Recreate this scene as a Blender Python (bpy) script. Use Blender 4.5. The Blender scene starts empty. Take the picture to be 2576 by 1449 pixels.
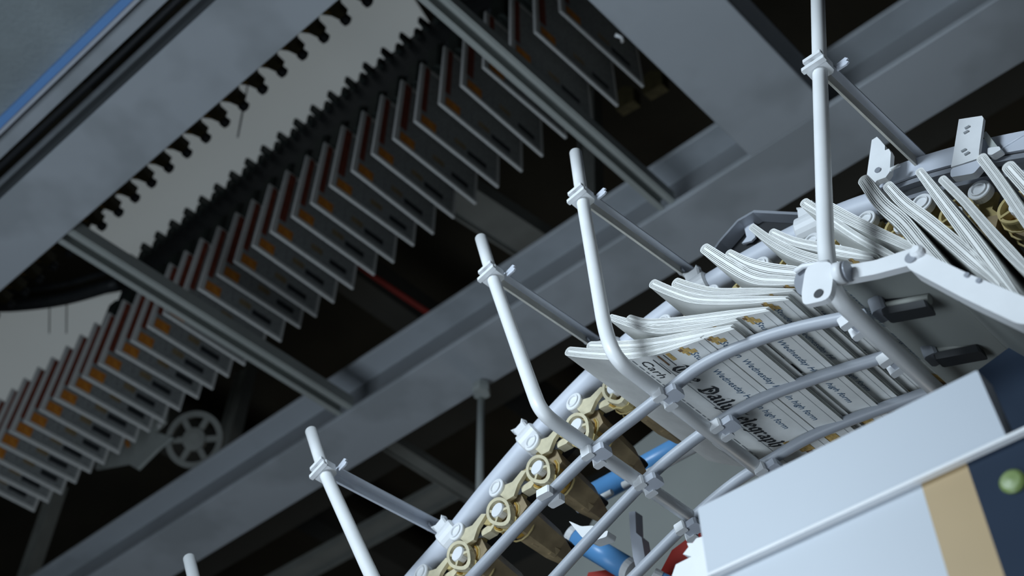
import bpy, math, random
from mathutils import Vector, Matrix
random.seed(7)
S = bpy.context.scene
COL = S.collection

# ---------------------------------------------------------------- camera
F_PX = 2862.0
TILT = math.radians(49.2)
CAM = Vector((0, 0, 1.6))
FWD = Vector((0, math.cos(TILT), math.sin(TILT)))
UPV = Vector((0, -math.sin(TILT), math.cos(TILT)))
RGT = Vector((1, 0, 0))
cd = bpy.data.cameras.new('camera'); cam = bpy.data.objects.new('camera', cd); COL.objects.link(cam)
cam.location = CAM; cam.rotation_euler = (math.pi / 2 + TILT, 0, 0)
cd.sensor_width = 36; cd.lens = 36 * F_PX / 2576
cd.clip_start = 0.02; cd.clip_end = 200
cd.dof.use_dof = True; cd.dof.focus_distance = 1.63; cd.dof.aperture_fstop = 4.5
cd.dof.aperture_blades = 0
S.camera = cam

# ---------------------------------------------------------------- world, lights, exposure
w = bpy.data.worlds.new('world'); S.world = w; w.use_nodes = True
w.node_tree.nodes['Background'].inputs[0].default_value = (0.62, 0.78, 1.0, 1)
w.node_tree.nodes['Background'].inputs[1].default_value = 0.04
S.view_settings.view_transform = 'Standard'; S.view_settings.look = 'None'
S.view_settings.gamma = 1.0; S.view_settings.exposure = 0.0
S.view_settings.use_curve_mapping = False

def az(d):
    t = math.radians(d); return Vector((math.sin(t), math.cos(t), 0))
AX = az(-49.5)      # along the conveyor, away to the left
BX = az(45.0)       # across the conveyor, away to the right
ZX = Vector((0, 0, 1))
def W(A, B, Z): return AX * A + BX * B + ZX * Z

def area(name, loc, target, size, power, col=(1, 1, 1), size_y=None):
    l = bpy.data.lights.new(name, 'AREA'); l.energy = power; l.size = size; l.color = col
    if size_y: l.shape = 'RECTANGLE'; l.size_y = size_y
    o = bpy.data.objects.new(name, l); COL.objects.link(o); o.location = loc
    o.rotation_euler = (Vector(target) - Vector(loc)).to_track_quat('-Z', 'Y').to_euler()
    o['kind'] = 'structure'
    return o
key = area('key_lamp', (-1.75, -0.15, 3.4), W(0.6, 1.0, 2.75), 0.6, 18, (0.76, 0.89, 1.0))
key.data.spread = math.radians(105)
area('added_bounce_fill', (-2.4, .4, .4), (-.1, 2.5, 5.0), 2.0, 76, (0.76, 0.88, 1.0))  # added upward fill for the beam undersides, no fixture stands here

area('added_low_fill', (0.5, -0.6, 0.3), (0.5, 1.2, 2.7), 1.6, 10, (0.80, 0.90, 1.0))  # small fill added from below to lift the newspaper covers
area('added_hall_fill', (4.5, 9.0, 2.2), (2.5, 5.0, 6.5), 2.0, 30, (1.0, .95, .86))  # unseen fill added to brighten the dark space behind the middle beam
# ---------------------------------------------------------------- frames and helpers
def ray(x, y): return RGT * ((x - 1288) / F_PX) + UPV * ((724.5 - y) / F_PX) + FWD
MI = Matrix((AX, BX, ZX)).transposed().inverted()
def onZ(x, y, h):
    d = ray(x, y); return CAM + d * ((h - CAM.z) / d.z)
NB = Vector(MI[1])
def onB(x, y, B):
    d = ray(x, y); return CAM + d * ((B - NB.dot(CAM)) / NB.dot(d))
def loc(p): return MI @ p
def pix(p):
    v = p - CAM; t = v.dot(FWD)
    return 1288 + F_PX * v.dot(RGT) / t, 724.5 - F_PX * v.dot(UPV) / t

class MB:
    def __init__(s): s.v = []; s.f = []; s.m = []; s.sm = []
    def add(s, vs, fs, mi=0, smooth=False):
        o = len(s.v); s.v += [Vector(p) for p in vs]
        for f in fs: s.f.append([i + o for i in f]); s.m.append(mi); s.sm.append(smooth)
        return s
    def box(s, c, ex, ey, ez, mi=0, ch=0.0):
        """oriented box: centre, three half-extent vectors, chamfered by fraction"""
        if ch <= 0:
            vs = [c + ex * i + ey * j + ez * k for i in (-1, 1) for j in (-1, 1) for k in (-1, 1)]
            return s.add(vs, [(0, 1, 3, 2), (4, 6, 7, 5), (0, 4, 5, 1), (2, 3, 7, 6), (0, 2, 6, 4), (1, 5, 7, 3)], mi)
        lx, ly = ex.length, ey.length
        c1 = min(ch, lx * .49, ly * .49)
        a, b = 1 - c1 / lx, 1 - c1 / ly
        pr = [(a, -1), (1, -b), (1, b), (a, 1), (-a, 1), (-1, b), (-1, -b), (-a, -1)]
        vs = [c + ex * x + ey * y - ez for x, y in pr] + [c + ex * x + ey * y + ez for x, y in pr]
        fs = [tuple(range(7, -1, -1)), tuple(range(8, 16))] + [(i, (i + 1) % 8, (i + 1) % 8 + 8, i + 8) for i in range(8)]
        return s.add(vs, fs, mi)
    def prism(s, pts, ext, mi=0):
        """polygon (list of vectors) extruded by vector ext"""
        n = len(pts); vs = list(pts) + [p + ext for p in pts]
        return s.add(vs, [tuple(range(n))[::-1], tuple(range(n, 2 * n))] + [(i, (i + 1) % n, (i + 1) % n + n, i + n) for i in range(n)], mi)
    def tube(s, pts, r, n=14, mi=0, flat=1.0, up=None, cap=True):
        pts = [Vector(p) for p in pts]; vs = []; k = len(pts)
        prev = None
        for i, p in enumerate(pts):
            t = (pts[min(i + 1, k - 1)] - pts[max(i - 1, 0)]).normalized()
            ref = up if up is not None else (prev if prev is not None else (ZX if abs(t.z) < .9 else AX))
            u = (ref - t * ref.dot(t)).normalized(); q = t.cross(u); prev = u
            for j in range(n):
                a = 2 * math.pi * j / n; vs.append(p + (u * math.cos(a) * flat + q * math.sin(a)) * r)
        fs = [(i * n + j, i * n + (j + 1) % n, (i + 1) * n + (j + 1) % n, (i + 1) * n + j) for i in range(k - 1) for j in range(n)]
        s.add(vs, fs, mi, True)
        if cap: s.add(vs[:n], [tuple(range(n))[::-1]], mi); s.add(vs[-n:], [tuple(range(n))], mi)
        return s
    def lathe(s, c, axis, prof, n=28, mi=0, u=None):
        """prof: list of (radius, height along axis)"""
        axis = axis.normalized(); u = (u or (ZX if abs(axis.z) < .8 else AX)); u = (u - axis * u.dot(axis)).normalized(); q = axis.cross(u)
        vs = [c + axis * h + (u * math.cos(2 * math.pi * j / n) + q * math.sin(2 * math.pi * j / n)) * r for r, h in prof for j in range(n)]
        fs = [(i * n + j, i * n + (j + 1) % n, (i + 1) * n + (j + 1) % n, (i + 1) * n + j) for i in range(len(prof) - 1) for j in range(n)]
        s.add(vs, fs, mi)
        closed = prof[0] == prof[-1]
        if prof[0][0] > 0 and not closed: s.add(vs[:n], [tuple(range(n))[::-1]], mi)
        if prof[-1][0] > 0 and not closed: s.add(vs[-n:], [tuple(range(n))], mi)
        return s

WLOC = {}
def empty(name, p):
    o = bpy.data.objects.new(name, None); o.empty_display_size = .05; COL.objects.link(o)
    o.location = p; WLOC[o] = Vector(p); return o
def obj(name, mb, mats, parent=None, origin=None):
    if not isinstance(mats, (list, tuple)): mats = [mats]
    if parent is not None: o0 = WLOC[parent]
    elif origin is not None: o0 = Vector(origin)
    else:
        n = len(mb.v); o0 = sum(mb.v, Vector()) / n; o0.z = min(p.z for p in mb.v)
    me = bpy.data.meshes.new(name); me.from_pydata([p - o0 for p in mb.v], [], mb.f)
    for m in mats: me.materials.append(m)
    for p, mi, sm in zip(me.polygons, mb.m, mb.sm): p.material_index = mi; p.use_smooth = sm
    me.validate(); me.update()
    import bmesh
    bm = bmesh.new(); bm.from_mesh(me); bmesh.ops.remove_doubles(bm, verts=bm.verts, dist=1e-6)
    bmesh.ops.recalc_face_normals(bm, faces=bm.faces); bm.to_mesh(me); bm.free()
    o = bpy.data.objects.new(name, me); COL.objects.link(o)
    if parent is not None: o.parent = parent
    else: o.location = o0
    WLOC[o] = o0
    return o
def tag(o, label=None, cat=None, group=None, kind=None):
    if label: o['label'] = label
    if cat: o['category'] = cat
    if group: o['group'] = group
    if kind: o['kind'] = kind
    return o
def thing(name, label, cat, p, group=None): return tag(empty(name, p), label, cat, group)
def copy_tree(o, parent=None):
    c = o.copy(); COL.objects.link(c)
    if parent is not None: c.parent = parent
    WLOC[c] = WLOC[o]
    for ch in list(o.children): copy_tree(ch, c)
    return c
ONES = ['', 'first', 'second', 'third', 'fourth', 'fifth', 'sixth', 'seventh', 'eighth', 'ninth', 'tenth', 'eleventh', 'twelfth', 'thirteenth', 'fourteenth', 'fifteenth', 'sixteenth', 'seventeenth', 'eighteenth', 'nineteenth']
def ordn(n):
    if n < 20: return ONES[n]
    t = {2: 'twent', 3: 'thirt', 4: 'fort'}[n // 10]
    return t + 'ieth' if n % 10 == 0 else t + 'y-' + ONES[n % 10]

def smooth(pts, n=6):
    """Catmull-Rom through the points"""
    P = [pts[0] * 2 - pts[1]] + list(pts) + [pts[-1] * 2 - pts[-2]]; out = []
    for i in range(1, len(P) - 2):
        for k in range(n):
            t = k / n; a, b, c, d = P[i - 1], P[i], P[i + 1], P[i + 2]
            out.append(0.5 * ((2 * b) + (c - a) * t + (2 * a - 5 * b + 4 * c - d) * t * t + (3 * b - a - 3 * c + d) * t ** 3))
    out.append(P[-2]); return out
def fillet(pts, r, n=7):
    out = [pts[0]]
    for i in range(1, len(pts) - 1):
        p = pts[i]; a = pts[i - 1] - p; b = pts[i + 1] - p; d = min(r, a.length * .48, b.length * .48)
        p0 = p + a.normalized() * d; p1 = p + b.normalized() * d
        for k in range(n + 1):
            t = k / n; out.append(p0 * (1 - t) ** 2 + p * 2 * t * (1 - t) + p1 * t * t)
    out.append(pts[-1]); return out

# ---------------------------------------------------------------- materials
def mat(name, col, rough=.5, metal=0., var=.12, scale=6., bump=0., stain=None, emit=None, spec=.5, bscale=None):
    m = bpy.data.materials.new(name); m.use_nodes = True; nt = m.node_tree; b = nt.nodes['Principled BSDF']
    b.inputs['Roughness'].default_value = rough; b.inputs['Metallic'].default_value = metal
    b.inputs['Specular IOR Level'].default_value = spec
    tc = nt.nodes.new('ShaderNodeTexCoord')
    nz = nt.nodes.new('ShaderNodeTexNoise'); nz.inputs['Scale'].default_value = scale; nz.inputs['Detail'].default_value = 5
    nt.links.new(tc.outputs['Object'], nz.inputs['Vector'])
    r = nt.nodes.new('ShaderNodeValToRGB'); c = Vector(col)
    r.color_ramp.elements[0].position = .3; r.color_ramp.elements[1].position = .7
    r.color_ramp.elements[0].color = (*(c * (1 - var)), 1); r.color_ramp.elements[1].color = (*[min(1, x * (1 + var)) for x in c], 1)
    nt.links.new(nz.outputs['Fac'], r.inputs['Fac']); last = r.outputs['Color']
    if stain:
        n2 = nt.nodes.new('ShaderNodeTexNoise'); n2.inputs['Scale'].default_value = stain[1]; n2.inputs['Detail'].default_value = 3
        nt.links.new(tc.outputs['Object'], n2.inputs['Vector'])
        r2 = nt.nodes.new('ShaderNodeValToRGB'); r2.color_ramp.elements[0].position = .5; r2.color_ramp.elements[1].position = .62
        r2.color_ramp.elements[0].color = (0, 0, 0, 1); r2.color_ramp.elements[1].color = (stain[2],) * 3 + (1,)
        nt.links.new(n2.outputs['Fac'], r2.inputs['Fac'])
        mx = nt.nodes.new('ShaderNodeMixRGB'); nt.links.new(r2.outputs['Color'], mx.inputs['Fac'])
        nt.links.new(last, mx.inputs['Color1']); mx.inputs['Color2'].default_value = (*stain[0], 1); last = mx.outputs['Color']
    nt.links.new(last, b.inputs['Base Color'])
    if bump:
        bn = nt.nodes.new('ShaderNodeTexNoise'); bn.inputs['Scale'].default_value = bscale or scale * 12
        nt.links.new(tc.outputs['Object'], bn.inputs['Vector'])
        bp = nt.nodes.new('ShaderNodeBump'); bp.inputs['Strength'].default_value = bump; bp.inputs['Distance'].default_value = .01
        nt.links.new(bn.outputs['Fac'], bp.inputs['Height']); nt.links.new(bp.outputs['Normal'], b.inputs['Normal'])
    if emit:
        b.inputs['Emission Color'].default_value = (*emit[0], 1); b.inputs['Emission Strength'].default_value = emit[1]
    return m
M = {}
M['steel'] = mat('grey_painted_steel', (.50, .54, .58), .62, 0, .05, 2.2, stain=((.33, .36, .38), 2.6, .55))
M['channel'] = mat('dull_steel_channel', (.42, .45, .43), .6, 0, .08, 4)
M['web'] = mat('shaded_web_steel', (.30, .32, .34), .7, 0, .1, 3)  # shade of the recessed web put into a darker steel colour
M['brace'] = mat('weathered_brace_paint', (.62, .61, .56), .6, 0, .12, 30)
M['cage'] = mat('shaded_cage_rod', (.42, .45, .50), .45, 0, .04, 15)  # rods' shadow under the newspapers put into the base colour
M['web_dark'] = mat('shaded_side_steel', (.17, .19, .20), .8, 0, .1, 3)  # same steel, darkened to hold the shade on the beam's side
M['pale'] = mat('pale_insulation_board', (.32, .37, .39), .9, 0, .12, 4, bump=.6, bscale=55)
M['blue_trim'] = mat('blue_trim_paint', (.20, .44, .90), .5, 0, .05)
M['rod'] = mat('white_powder_coat', (.90, .92, .93), .38, 0, .03, 20)
M['rail'] = mat('light_grey_powder_coat', (.62, .66, .74), .5, 0, .04, 9)
M['rail_dark'] = mat('rail_grey', (.30, .32, .36), .4, .2, .06, 9)
M['white'] = mat('white_plastic', (.86, .88, .90), .45, 0, .03, 30)
M['paper'] = mat('newsprint', (.86, .87, .85), .9, 0, .05, 40)
M['paper2'] = mat('newsprint_cover', (.66, .68, .68), .9, 0, .05, 40)
M['ink'] = mat('black_ink', (.03, .035, .04), .8, 0, .1)
M['ink_blue'] = mat('blue_ink', (.08, .15, .25), .8, 0, .1)
M['ink_grey'] = mat('grey_ink', (.30, .32, .34), .8, 0, .1)
M['ink_tan'] = mat('tan_ink', (.62, .42, .15), .8, 0, .3, 200)
M['ink_brown'] = mat('brown_ink', (.25, .15, .08), .8, 0, .3, 120)
M['orange'] = mat('orange_ink', (.95, .30, .04), .8, 0, .35, 60)
M['red'] = mat('dark_red_ink', (.24, .05, .025), .8, 0, .3, 30)
M['text'] = mat('text_grey', (.33, .35, .35), .9, 0, .25, 90)
M['yellow'] = mat('yellow_nylon', (.52, .42, .19), .4, 0, .12, 60)
M['cream'] = mat('cream_nylon', (.66, .60, .42), .4, 0, .12, 60)
M['amber'] = mat('amber_nylon', (.42, .25, .045), .35, 0, .15, 50)
M['brown'] = mat('brown_plastic', (.34, .26, .15), .5, 0, .2, 40)
M['black'] = mat('black_rubber', (.02, .022, .025), .5, 0, .1)
M['dark'] = mat('dark_machine_metal', (.05, .055, .06), .5, .3, .2, 20)
M['chain'] = mat('oiled_chain', (.035, .045, .04), .5, .2, .2, 20)
M['olive'] = mat('olive_brown', (.085, .07, .03), .6, 0, .3, 30)
M['hanger'] = mat('grey_hanger', (.26, .27, .25), .7, 0, .1, 8)
M['cabinet'] = mat('white_cabinet_paint', (.52, .57, .63), .45, 0, .02, 5)
M['cab_orange'] = mat('orange_cabinet_stripe', (.44, .31, .15), .5, 0, .05, 8)
M['navy'] = mat('navy_paint', (.022, .036, .062), .7, 0, .08, 8, spec=.15)
M['green'] = mat('green_button', (.19, .27, .08), .4, 0, .1, 30)
M['blue'] = mat('blue_nylon_tube', (.14, .40, .80), .35, 0, .05, 20)
M['grey_plate'] = mat('grey_machine_plate', (.25, .265, .25), .6, 0, .08, 4)
M['redpaint'] = mat('red_paint', (.38, .03, .02), .5, 0, .1)
M['ceil'] = mat('dark_roof_deck', (.06, .055, .04), .9, 0, .3, 1.0)
M['wallm'] = mat('dark_hall_wall', (.09, .09, .08), .9, 0, .2, .7)
M['floorm'] = mat('concrete_floor', (.22, .22, .21), .8, 0, .15, 1.2, bump=.2)
M['light'] = mat('pale_emissive_panel', (.40, .43, .44), .8, 0, .10, 1.6, emit=((.80, .90, .93), .16))  # pale overhead panel with weak emission set in the material

# ---------------------------------------------------------------- room shell
def slab(name, p0, p1, m):
    c = (Vector(p0) + Vector(p1)) / 2; h = (Vector(p1) - Vector(p0)) / 2
    o = obj(name, MB().box(c, Vector((h.x, 0, 0)), Vector((0, h.y, 0)), Vector((0, 0, h.z))), m); tag(o, kind='structure'); return o
slab('floor', (-12, -8, -.2), (12, 14, 0), M['floorm'])
slab('ceiling', (-12, -8, 8.5), (12, 14, 8.7), M['ceil'])
slab('wall_back', (-12, 14, 0), (12, 14.2, 8.5), M['wallm'])
slab('wall_front', (-12, -8.2, 0), (12, -8, 8.5), M['wallm'])
slab('wall_left', (-12.2, -8, 0), (-12, 14, 8.5), M['wallm'])
slab('wall_right', (12, -8, 0), (12.2, 14, 8.5), M['wallm'])

# ---------------------------------------------------------------- steel beams
HB = 4.7
def ibeam(name, label, p0, p1, wv, depth, tf=.025, tw=.035, wm='web'):
    """I-section: underside near edge from p0 to p1, wv the width vector; flanges + web + stiffeners"""
    d = p1 - p0; root = thing(name, label, 'beam', (p0 + p1 + wv) / 2)
    u = (p1 - p0) / 2; c = (p0 + p1) / 2 + wv / 2; hw = wv / 2
    obj('bottom_flange', MB().box(c + ZX * tf / 2, hw, ZX * tf / 2, u, ch=.004), M['steel'], root)
    obj('web', MB().box(c + ZX * (depth / 2), wv.normalized() * tw / 2, ZX * (depth / 2 - tf), u), M[wm], root)
    obj('top_flange', MB().box(c + ZX * (depth - tf / 2), hw, ZX * tf / 2, u, ch=.004), M['steel'], root)
    return root
# long beam through the middle, parallel with the conveyor
b0, b1 = 2.115, 2.365
ibeam('steel_beam', 'wide grey steel beam running diagonally through the middle, behind the white rods', W(-1.6, b0, HB), W(7.2, b0, HB), BX * (b1 - b0), .30)
# beam at the top left, with the side cover
b0, b1 = .615, .850
ibeam('steel_beam', 'grey steel beam crossing the top left corner beside the row of hanging newspapers', W(-.5, b0, HB), W(6.5, b0, HB), BX * (b1 - b0), .27, tf=.012, tw=.20, wm='web_dark')
# cross girder
A0, A1 = .65, .942
ibeam('steel_girder', 'stained light grey girder coming down from the top edge to meet the middle beam', W(A0, .852, HB), W(A0, 2.113, HB), AX * (A1 - A0), .26)
# two thin channels
def channel(label, A, wdt, Bs, Be, h, part=True):
    root = thing('steel_channel', label, 'channel', W(A, (Bs + Be) / 2, h))
    u = BX * (Be - Bs) / 2; c = W(A, (Bs + Be) / 2, h)
    obj('web', MB().box(c + ZX * .045, AX * wdt / 2, ZX * .003, u), M['channel'], root)
    for s in (-1, 1):
        obj('flange', MB().box(c + AX * (s * wdt / 2) + ZX * .02, AX * .006, ZX * .026, u), M['channel'], root)
        obj('lip', MB().box(c + AX * (s * wdt * .36) - ZX * .006, AX * wdt * .14, ZX * .003, u), M['channel'], root)
    return root
channel('narrow steel channel crossing in front of the hanging newspapers, upper one nearer the girder', 1.27, .055, .852, 2.113, HB + .02)
channel('steel channel crossing in front of the hanging newspapers, lower one at the left', 2.84, .075, .852, 2.113, HB + .02)

# pale board and the blue strip in the top left corner
r = thing('overhead_panel', 'pale textured overhead board with a blue edge strip in the top left corner', 'panel', W(2.5, .2, HB + .1))
obj('board', MB().box(W(3, .14, HB + .10), AX * 4, BX * .30, ZX * .02), M['pale'], r)
obj('blue_strip', MB().box(W(3, .450, HB + .07), AX * 4, BX * .012, ZX * .02, ch=.003), M['blue_trim'], r)
obj('edge_profile', MB().box(W(3, .470, HB + .07), AX * 4, BX * .006, ZX * .022, ch=.003), M['rail'], r)
t = obj('cover_strip', MB().box(W(3, .512, HB + .10), AX * 4, BX * .024, ZX * .012), M['steel'])
tag(t, 'narrow grey cover strip between the blue edge and the top left beam', 'strip')
t = obj('cable', MB().tube([W(-1 + i * .8, .551 + .003 * math.sin(i * 2.1), HB + .06 + .004 * math.sin(i)) for i in range(11)], .009), M['black'])
tag(t, 'thin black cable running along the edge of the top left beam', 'cable')

# ---------------------------------------------------------------- bright rooflight behind the chain
HP = 6.7
def bright(label, px, h):
    pts = [onZ(x, y, h) for x, y in px]
    r = thing('backdrop', label, 'backdrop', sum(pts, Vector()) / len(pts))
    obj('pane', MB().prism(pts, ZX * .03), M['light'], r)
    return r
bright('long pale rooflight panel seen between the two rows of grippers', [(225, 575), (560, 180), (820, -60), (1000, -60), (1090, 80), (700, 420), (330, 690)], HP)
bright('pale rooflight panel at the left edge behind the hanging newspapers', [(-120, 810), (60, 785), (335, 735), (420, 690), (420, 860), (100, 1080), (-120, 1180)], HP)

# ---------------------------------------------------------------- far row: hanging newspapers, grippers and their rail
HR = 5.2; PITCH = .1157; RB = 1.515; RW = .43; RH = .43; RT = .012
def row_paper():
    mb = MB(); n = AX.cross(ZX)
    # folded sheaf: slab with rounded fold at the bottom, two leaves slightly apart at the top
    prof = []
    for k in range(7):
        a = math.pi * k / 6; prof.append((-math.cos(a) * RT / 2, RT / 2 - math.sin(a) * RT / 2))
    outer = [(-RT * .36, RH)] + prof + [(RT * .36, RH), (RT * .12, RH), (0, RT), (-RT * .12, RH)]
    mb.prism([AX * x + ZX * z for x, z in outer], BX * RW)
    return mb
def rect(mb, mi, v0, v1, z0, z1, off=-RT / 2 - .0007):
    mb.add([AX * off + BX * v0 + ZX * z0, AX * off + BX * v1 + ZX * z0, AX * (off + .001) + BX * v1 + ZX * z1, AX * (off + .001) + BX * v0 + ZX * z1], [(0, 1, 2, 3)], mi)
def make_row_paper(style):
    WLOC_o = Vector((0, 0, 0))
    root = empty('newspaper', (0, 0, 0))
    obj('folded_pages', row_paper(), M['paper'], root)
    mb = MB()
    rect(mb, 0, .02, RW - .015, .018, .40)
    rect(mb, 1, .024, .098, .018, .086, -RT / 2 - .0014)
    rect(mb, 2, .018, .044 + .008 * style, .10, .42, -RT / 2 - .0014)
    rect(mb, 3, .26 + .03 * style, .36 + .02 * style, .045, .085, -RT / 2 - .0014)
    rect(mb, 4, .19, .25, .06, .10, -RT / 2 - .0014)
    obj('front_page_print', mb, [M['text'], M['orange'], M['red'], M['ink'], M['brown']], root)
    return root
protos = [make_row_paper(s) for s in (0, 1)]
def chan_side(x, y):
    # which channel(s) lie left-below / right-above of this pixel
    up = y - (0 + (x - 1060) * (430 / 540.))      # >0: below upper channel
    lo = y - (600 + (x - 160) * (375 / 600.))     # >0: below lower channel
    return 0 if lo > 0 else (1 if up > 0 else 2)
i0, i1 = 8, 40
rows = []
for i in range(7, 43):
    rows.append(i)
sec_count = [0, 0, 0]; info = []
for i in sorted(rows):
    A = .165 + PITCH * i * .988
    c = W(A, RB + .3, HR + .03); s = chan_side(*pix(c)); info.append((i, A, s))
tot = [sum(1 for q in info if q[2] == k) for k in range(3)]
def row_label(kind, s, n, tot_):
    if s == 0: return f'{kind}, {ordn(n)} left of the lower steel channel'
    if s == 1: return f'{kind} between both steel channels, {ordn(n)} from the upper channel'
    return f'{kind} beside the girder, {ordn(n)} from its edge'
used = [False, False]
row_grip = None
cnt = [0, 0, 0]
for (i, A, s) in info:
    cnt[s] += 1
    st = (i * 7 + i // 3) % 2
    o = protos[st] if not used[st] else copy_tree(protos[st]); used[st] = True
    o.location = W(A + random.uniform(-.004, .004), RB + random.uniform(-.006, .006), HR + random.uniform(-.006, .006))
    o.rotation_euler = (0, 0, random.uniform(-.02, .02))
    tag(o, row_label('hanging newspaper', s, cnt[s], tot), 'newspaper', 'newspapers hanging from the far conveyor')

# gripper above each paper
def far_gripper():
    root = empty('gripper', (0, 0, 0)); Z0 = RH - .03
    mb = MB()
    mb.box(BX * .215 + ZX * (Z0 + .13), AX * .036, BX * .17, ZX * .085, ch=.01)
    mb.box(BX * .20 + ZX * (Z0 + .045), AX * .016, BX * .15, ZX * .014)
    obj('jaw', mb, M['chain'], root)
    # two fins, short and long, reaching up in front of the bright panel
    mb = MB()
    for x, ln, wd in ((-.034, .085, .010), (.020, .056, .015)):
        zt_ = .945
        mb.prism([AX * (x - wd) + BX * .10 + ZX * zt_, AX * (x + wd) + BX * .10 + ZX * zt_, AX * (x + wd) + BX * (.10 - ln * .55) + ZX * zt_, AX * (x + wd * .2) + BX * (.10 - ln) + ZX * zt_, AX * (x - wd * .8) + BX * (.10 - ln * .9) + ZX * zt_], -ZX * .05)
    obj('fin', mb, M['chain'], root)
    return root
g0 = far_gripper(); first = True; cnt = [0, 0, 0]
for (i, A, s) in info:
    if A > 4.06: continue       # past the lower channel the papers have left the clamps' cover
    cnt[s] += 1
    g = g0 if first else copy_tree(g0); first = False
    g.location = W(A, RB, HR)
    tag(g, row_label('dark gripper of a hanging newspaper', s, cnt[s], tot), 'gripper', 'grippers of the far conveyor')
r = thing('conveyor_rail', 'dark conveyor rail above the far row of hanging newspapers', 'rail', W(3, RB + .2, HR + .6))
mb = MB(); mb.box(W(1.9, RB + .22, HR + .68), AX * 2.17, BX * .10, ZX * .05, ch=.01); obj('rail_profile', mb, M['chain'], r)
mb = MB(); mb.box(W(1.9, RB + .085, HR + .80), AX * 2.17, BX * .012, ZX * .165); obj('side_strip', mb, M['dark'], r)

mb = MB(); mb.box(W(4.55, RB + .32, HR + RH + .008), AX * .65, BX * .012, ZX * .008); obj('carrier_strip', mb, M['dark'], r)
# upper row of empty grippers (bulb ends) beside the top left beam
HT = 5.47; TB = 1.126
def bulb_gripper():
    root = empty('gripper', (0, 0, 0))
    mb = MB(); mb.lathe(BX * -.012 + ZX * 0, BX, [(.0, 0), (.017, .002), (.021, .010), (.021, .030), (.010, .036), (0, .036)], 18); obj('roller', mb, M['black'], root)
    mb = MB(); mb.prism([AX * x + BX * y for x, y in ((-.016, -.004), (.016, -.006), (.026, -.04), (.046, -.066), (.0565, -.085), (.0575, -.18), (-.058, -.18), (-.0565, -.10), (-.036, -.060), (-.020, -.04))], ZX * .05)
    obj('arm', mb, M['olive'], root)
    mb = MB(); mb.prism([AX * x + BX * y - ZX * .004 for x, y in ((.018, -.045), (.036, -.075), (.040, -.12), (.026, -.12), (.020, -.08))], ZX * .012)
    obj('finger', mb, M['amber'], root)
    return root
g0 = bulb_gripper(); first = True
k = 0
for i in range(0, 23):
    A = 1.747 * (HT - 1.6) / 3.4 - PITCH * 3 + PITCH * i * .995
    k += 1
    g = g0 if first else copy_tree(g0); first = False
    g.location = W(A, TB + .003 * math.sin(i), HT)
    tag(g, f'empty gripper with black roller by the pale rooflight, {ordn(k)} from the top', 'gripper', 'empty grippers against the pale rooflight')
r = obj('gripper_rail', MB().box(W(3.0, TB - .19, HT + .06), AX * 2.6, BX * .085, ZX * .04, ch=.01), M['chain'])
tag(r, 'dark rail carrying the empty grippers above the top left beam', 'rail')
# thin wire and the small dark fitting in front of the rooflight
r = obj('hanging_rod', MB().tube([onB(628, 190, 1.33), onB(598, 345, 1.33)], .0045), M['rod']); tag(r, 'thin pale rod hanging in front of the long rooflight', 'rod')

# curved dark rail at the left edge
cp = [onZ(x, y, 5.9) for x, y in ((-60, 770), (40, 768), (160, 752), (300, 712))]
r = thing('curved_rail', 'dark curved conveyor rail at the left edge above the hanging newspapers', 'rail', cp[1])
obj('rail_profile', MB().tube(smooth(cp), .036, 10, flat=.8), M['dark'], r)
obj('rail_edge', MB().tube([p + ZX * .09 - BX * .03 for p in smooth(cp)], .016, 10), M['dark'], r)
for x in (125, 168):
    r = obj('hanger_wire', MB().tube([onB(x, 750, 1.62), onB(x - 1, 838, 1.62)], .0035, 8), M['hanger'])
    tag(r, f'thin wire hanging below the curved rail, {"left" if x == 125 else "right"} one of the pair', 'wire')

# ---------------------------------------------------------------- background behind the row
def member(name, label, cat, p0, p1, wd, dp, m, side=AX, lipm=None):
    u = (p1 - p0) / 2; s = (side - u.normalized() * side.dot(u.normalized())).normalized(); q = u.normalized().cross(s)
    root = thing(name, label, cat, (p0 + p1) / 2)
    obj('web', MB().box((p0 + p1) / 2, s * wd / 2, q * dp * .2, u), m, root)
    for k in (-1, 1): obj('flange', MB().box((p0 + p1) / 2 + s * (k * wd / 2), s * .006, q * dp / 2, u), m, root)
    return root
member('cross_member', 'dull grey cross member behind the middle of the far newspaper row', 'beam', onZ(1050, 420, 6.2), onZ(1420, 660, 6.2), .20, .10, M['hanger'])
member('roof_post', 'dark grey upright post behind the gap left of the second white rod', 'post', onB(1484, 240, 2.9), onB(1486, 520, 2.9), .10, .08, M['hanger'])
member('roof_post', 'dark post below the far newspapers near the bottom left corner', 'post', onB(145, 1230, 2.6), onB(70, 1449, 2.6), .11, .08, M['hanger'])
member('roof_post', 'dark post above the spoked wheel, left of the middle beam', 'post', onB(620, 930, 2.9), onB(560, 1170, 2.9), .12, .08, M['hanger'])
r = obj('red_pipe', MB().tube([onB(900, 668, 2.5), onB(935, 692, 2.5), onB(1064, 778, 2.5), onB(1110, 808, 2.5)], .016), M['redpaint']); tag(r, 'thin red pipe in the dark gap above the middle beam', 'pipe')
r = thing('hanger_rod', 'grey threaded rod hanging straight down below the middle beam', 'rod', onB(1213, 970, 2.35))
obj('rod', MB().tube([onB(1211, 970, 2.35), onB(1206, 1260, 2.35)], .014), M['channel'], r)
obj('nut', MB().lathe(onB(1211, 982, 2.33), ZX, [(.035, -.02), (.038, 0), (.032, .03)], 6), M['channel'], r)
member('cross_brace', 'dim grey brace running down behind the vertical hanger rod', 'brace', onZ(900, 1062, 5.25), onZ(1240, 1278, 5.25), .08, .05, M['hanger'])
member('cross_brace', 'dim pale brace low behind the clamp at the bottom of the picture', 'brace', onZ(640, 1500, 5.4), onZ(1160, 1215, 5.4), .13, .05, M['hanger'], side=BX)
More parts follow.
